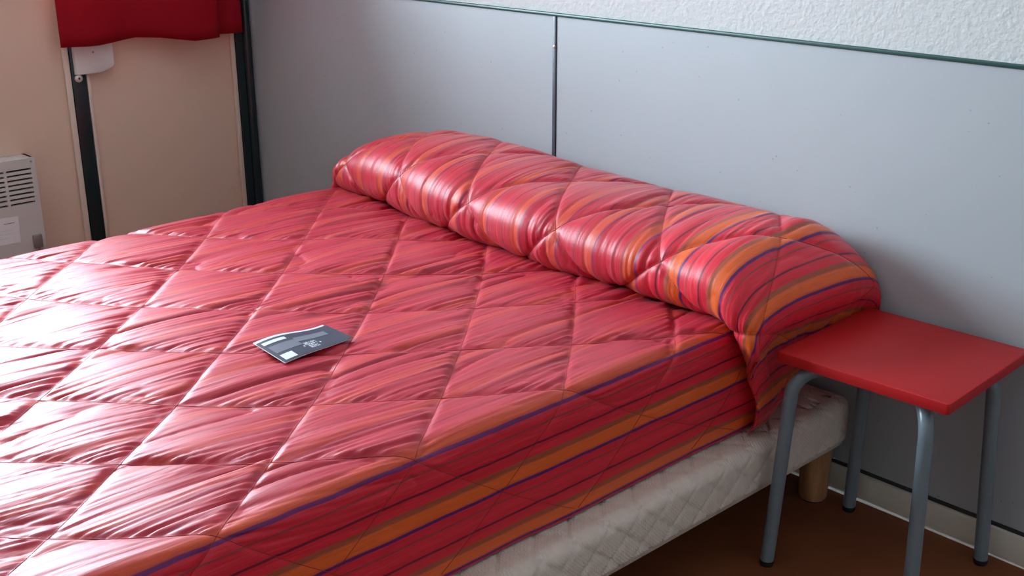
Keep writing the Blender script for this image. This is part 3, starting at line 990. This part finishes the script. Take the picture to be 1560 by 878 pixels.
# ------------------------------------------------------------------ wall heater
HX0, HX1 = XL, XL + 0.075
HY0, HY1, HZ0, HZ1 = -1.38, -0.806, 0.10, 0.500
heater = empty('wall_heater', (XL + 0.04, (HY0 + HY1) / 2, HZ0))
tag(heater, 'pale grey electric wall heater with slotted grille, left of the dark post', 'heater')
bm = bmesh.new()
add_box(bm, (HX0, HY0 + 0.012, HZ0 + 0.012), (HX1 - 0.030, HY1 - 0.012, HZ1 - 0.010))
bm_obj('inner_box', bm, M['dark'], heater)
def front_shell():
    cols = []
    y = -0.821
    for k in range(6):
        cols.append((y - 0.0745, y)); y -= 0.0825
    rows = []
    for k in range(8):
        z = 0.4700 - k * 0.01455
        rows.append((z - 0.0058, z))
    ys = sorted({HY0, HY1, *[v for c in cols for v in c]})
    zs = sorted({HZ0, HZ1, *[v for c in rows for v in c]})
    bm = bmesh.new()
    for a, b_ in zip(ys[:-1], ys[1:]):
        for c, d in zip(zs[:-1], zs[1:]):
            hole = any(abs(a - q[0]) < 1e-6 for q in cols) and any(abs(c - q[0]) < 1e-6 for q in rows)
            if not hole:
                vs = [bm.verts.new((HX1, yy, zz)) for yy, zz in ((a, c), (b_, c), (b_, d), (a, d))]
                bm.faces.new(vs)
    bmesh.ops.remove_doubles(bm, verts=bm.verts, dist=1e-6)
    r = bmesh.ops.extrude_face_region(bm, geom=list(bm.faces))
    for v in [g for g in r['geom'] if isinstance(g, bmesh.types.BMVert)]:
        v.co.x -= 0.010
    return bm_obj('front_panel', bm, M['heater'], heater)
front_shell()
bm = bmesh.new()
for lo_, hi_ in (((HX0, HY1 - 0.012, HZ0), (HX1 - 0.010, HY1, HZ1)), ((HX0, HY0, HZ0), (HX1 - 0.010, HY0 + 0.012, HZ1)),
                 ((HX0, HY0, HZ1 - 0.010), (HX1 - 0.010, HY1, HZ1)), ((HX0, HY0, HZ0), (HX1 - 0.010, HY1, HZ0 + 0.010))):
    add_box(bm, lo_, hi_, 0.002)
bm_obj('casing', bm, M['heater'], heater, smooth=True)
lab = box('notice', (HX1, -1.03, 0.249), (HX1 + 0.0012, -0.881, 0.331), M['paper'], heater, rot=Matrix.Rotation(math.radians(-2), 3, 'X'))
tag(lab, 'white paper notice')
for yy0, yy1, zz in ((-0.925, -0.893, 0.311), (-1.01, -0.95, 0.311), (-1.01, -0.90, 0.291), (-1.01, -0.905, 0.279), (-1.01, -0.915, 0.267)):
    box('print_line', (HX1 + 0.0012, yy0, zz), (HX1 + 0.0016, yy1, zz + (0.0022 if zz > 0.3 else 0.001)), M['print_grey'] if zz > 0.3 else M['heater'], lab)
cl = box('clip', (HX1, -0.846, 0.222), (HX1 + 0.014, -0.820, 0.262), M['steel'], heater, bevel=0.002)
tag(cl, 'small grey metal clip with a cable')
tube('cable', [(HX1 + 0.008, -0.832, 0.224), (HX1 + 0.009, -0.832, 0.18), (HX1 + 0.006, -0.834, 0.12)], 0.0028, M['steel'], cl, n=8)
tube('screw', [(HX1 - 0.001, -0.818, 0.489), (HX1 + 0.0015, -0.818, 0.489)], 0.003, M['steel'], heater, n=10)

# ------------------------------------------------------------------ white plate on the post, under the curtain
plate = empty('cover_plate', (XL + 0.014, -0.565, 0.726))
tag(plate, 'white rounded plastic cover plate fixed over the dark post below the red curtain', 'cover plate')
def plate_body():
    y0, y1, z0, z1 = -0.625, -0.500, 0.722, 0.855
    pts = [(y0, z0), (y0 + 0.082, z0 - 0.001), (y1 - 0.013, z0 + 0.011)]
    for k in range(5):
        a = -PI / 3 + k * PI / 12
        pts.append((y1 - 0.014 + 0.014 * math.cos(a), z0 + 0.025 + 0.014 * math.sin(a)))
    for k in range(7):
        a = k * PI / 12
        pts.append((y1 - 0.030 + 0.030 * math.cos(a), z1 - 0.03 + 0.030 * math.sin(a)))
    pts.append((y0, z1))
    bm = bmesh.new()
    lo_ = [bm.verts.new((XL + 0.014, y, z)) for y, z in pts]
    hi_ = [bm.verts.new((XL + 0.030, y, z)) for y, z in pts]
    bm.faces.new(lo_[::-1]); top = bm.faces.new(hi_)
    n = len(pts)
    for k in range(n):
        bm.faces.new((lo_[k], lo_[(k + 1) % n], hi_[(k + 1) % n], hi_[k]))
    bmesh.ops.bevel(bm, geom=list(top.edges), offset=0.003, segments=2, affect='EDGES', profile=0.5)
    return bm_obj('plate', bm, M['white_plastic'], plate, smooth=True)
plate_body()
tube('screw', [(XL + 0.029, -0.565, 0.787), (XL + 0.0312, -0.565, 0.787)], 0.0035, M['steel'], plate, n=12)
kb = tube('fixing', [(XL + 0.012, -0.616, 0.710), (XL + 0.022, -0.616, 0.710), (XL + 0.024, -0.616, 0.710)], [0.012, 0.012, 0.009], M['screw'], plate, n=18)
tube('slot', [(XL + 0.024, -0.616, 0.710), (XL + 0.0246, -0.616, 0.710)], 0.0035, M['dark'], kb, n=10)

# ------------------------------------------------------------------ curtain
cur = empty('curtain', (XL + 0.06, -0.36, 0.81))
tag(cur, 'red cloth curtain gathered in the corner, its hem hanging above the white plate', 'curtain')
def curtain():
    # path of the cloth seen from above: (y, distance from the wall)
    ctrl = [(-0.672, 0.050), (-0.640, 0.062), (-0.590, 0.080), (-0.520, 0.070), (-0.450, 0.052), (-0.380, 0.058),
            (-0.300, 0.085), (-0.230, 0.098), (-0.180, 0.094), (-0.150, 0.080), (-0.158, 0.060), (-0.140, 0.048), (-0.095, 0.060), (-0.050, 0.056)]
    c, s = bez(ctrl)
    n = 150
    q = np.linspace(0, s[-1], n)
    y = np.interp(q, s, c[:, 0]); d = np.interp(q, s, c[:, 1])
    hem = np.interp(y, [-0.672, -0.56, -0.43, -0.35, -0.25, -0.15, -0.05], [0.812, 0.812, 0.822, 0.815, 0.799, 0.801, 0.803])
    hem = np.where((np.arange(n) > n * 0.80), 0.806, hem)
    nz = 40
    V = np.zeros((nz, n, 3))
    for k in range(nz):
        f = k / (nz - 1)
        V[k, :, 1] = y + 0.004 * f * np.sin(q * 30)
        V[k, :, 0] = XL + d * (1 - 0.15 * f) + 0.004 * f
        V[k, :, 2] = hem + (2.185 - hem) * f
    o = np_mesh('cloth', V, grid_faces(nz, n), M['curtain'], cur)
    so = o.modifiers.new('thickness', 'SOLIDIFY'); so.thickness = 0.0016
    # hem seam
    path = [Vector((XL + d[i] + 0.001, y[i], hem[i] + 0.03)) for i in range(0, n, 2)]
    return o
curtain()
rod = empty('curtain_rod', (XL + 0.075, -1.4, 2.20))
tag(rod, 'metal rod carrying the red curtain', 'curtain rod')
tube('rod', [(XL + 0.115, -2.85, 2.205), (XL + 0.115, -0.03, 2.205)], 0.010, M['chrome'], rod, n=14)
for y in (-2.7, -0.72):
    tube('bracket', [(XL - 0.002, y, 2.205), (XL + 0.115, y, 2.205)], 0.006, M['chrome'], rod, n=10)
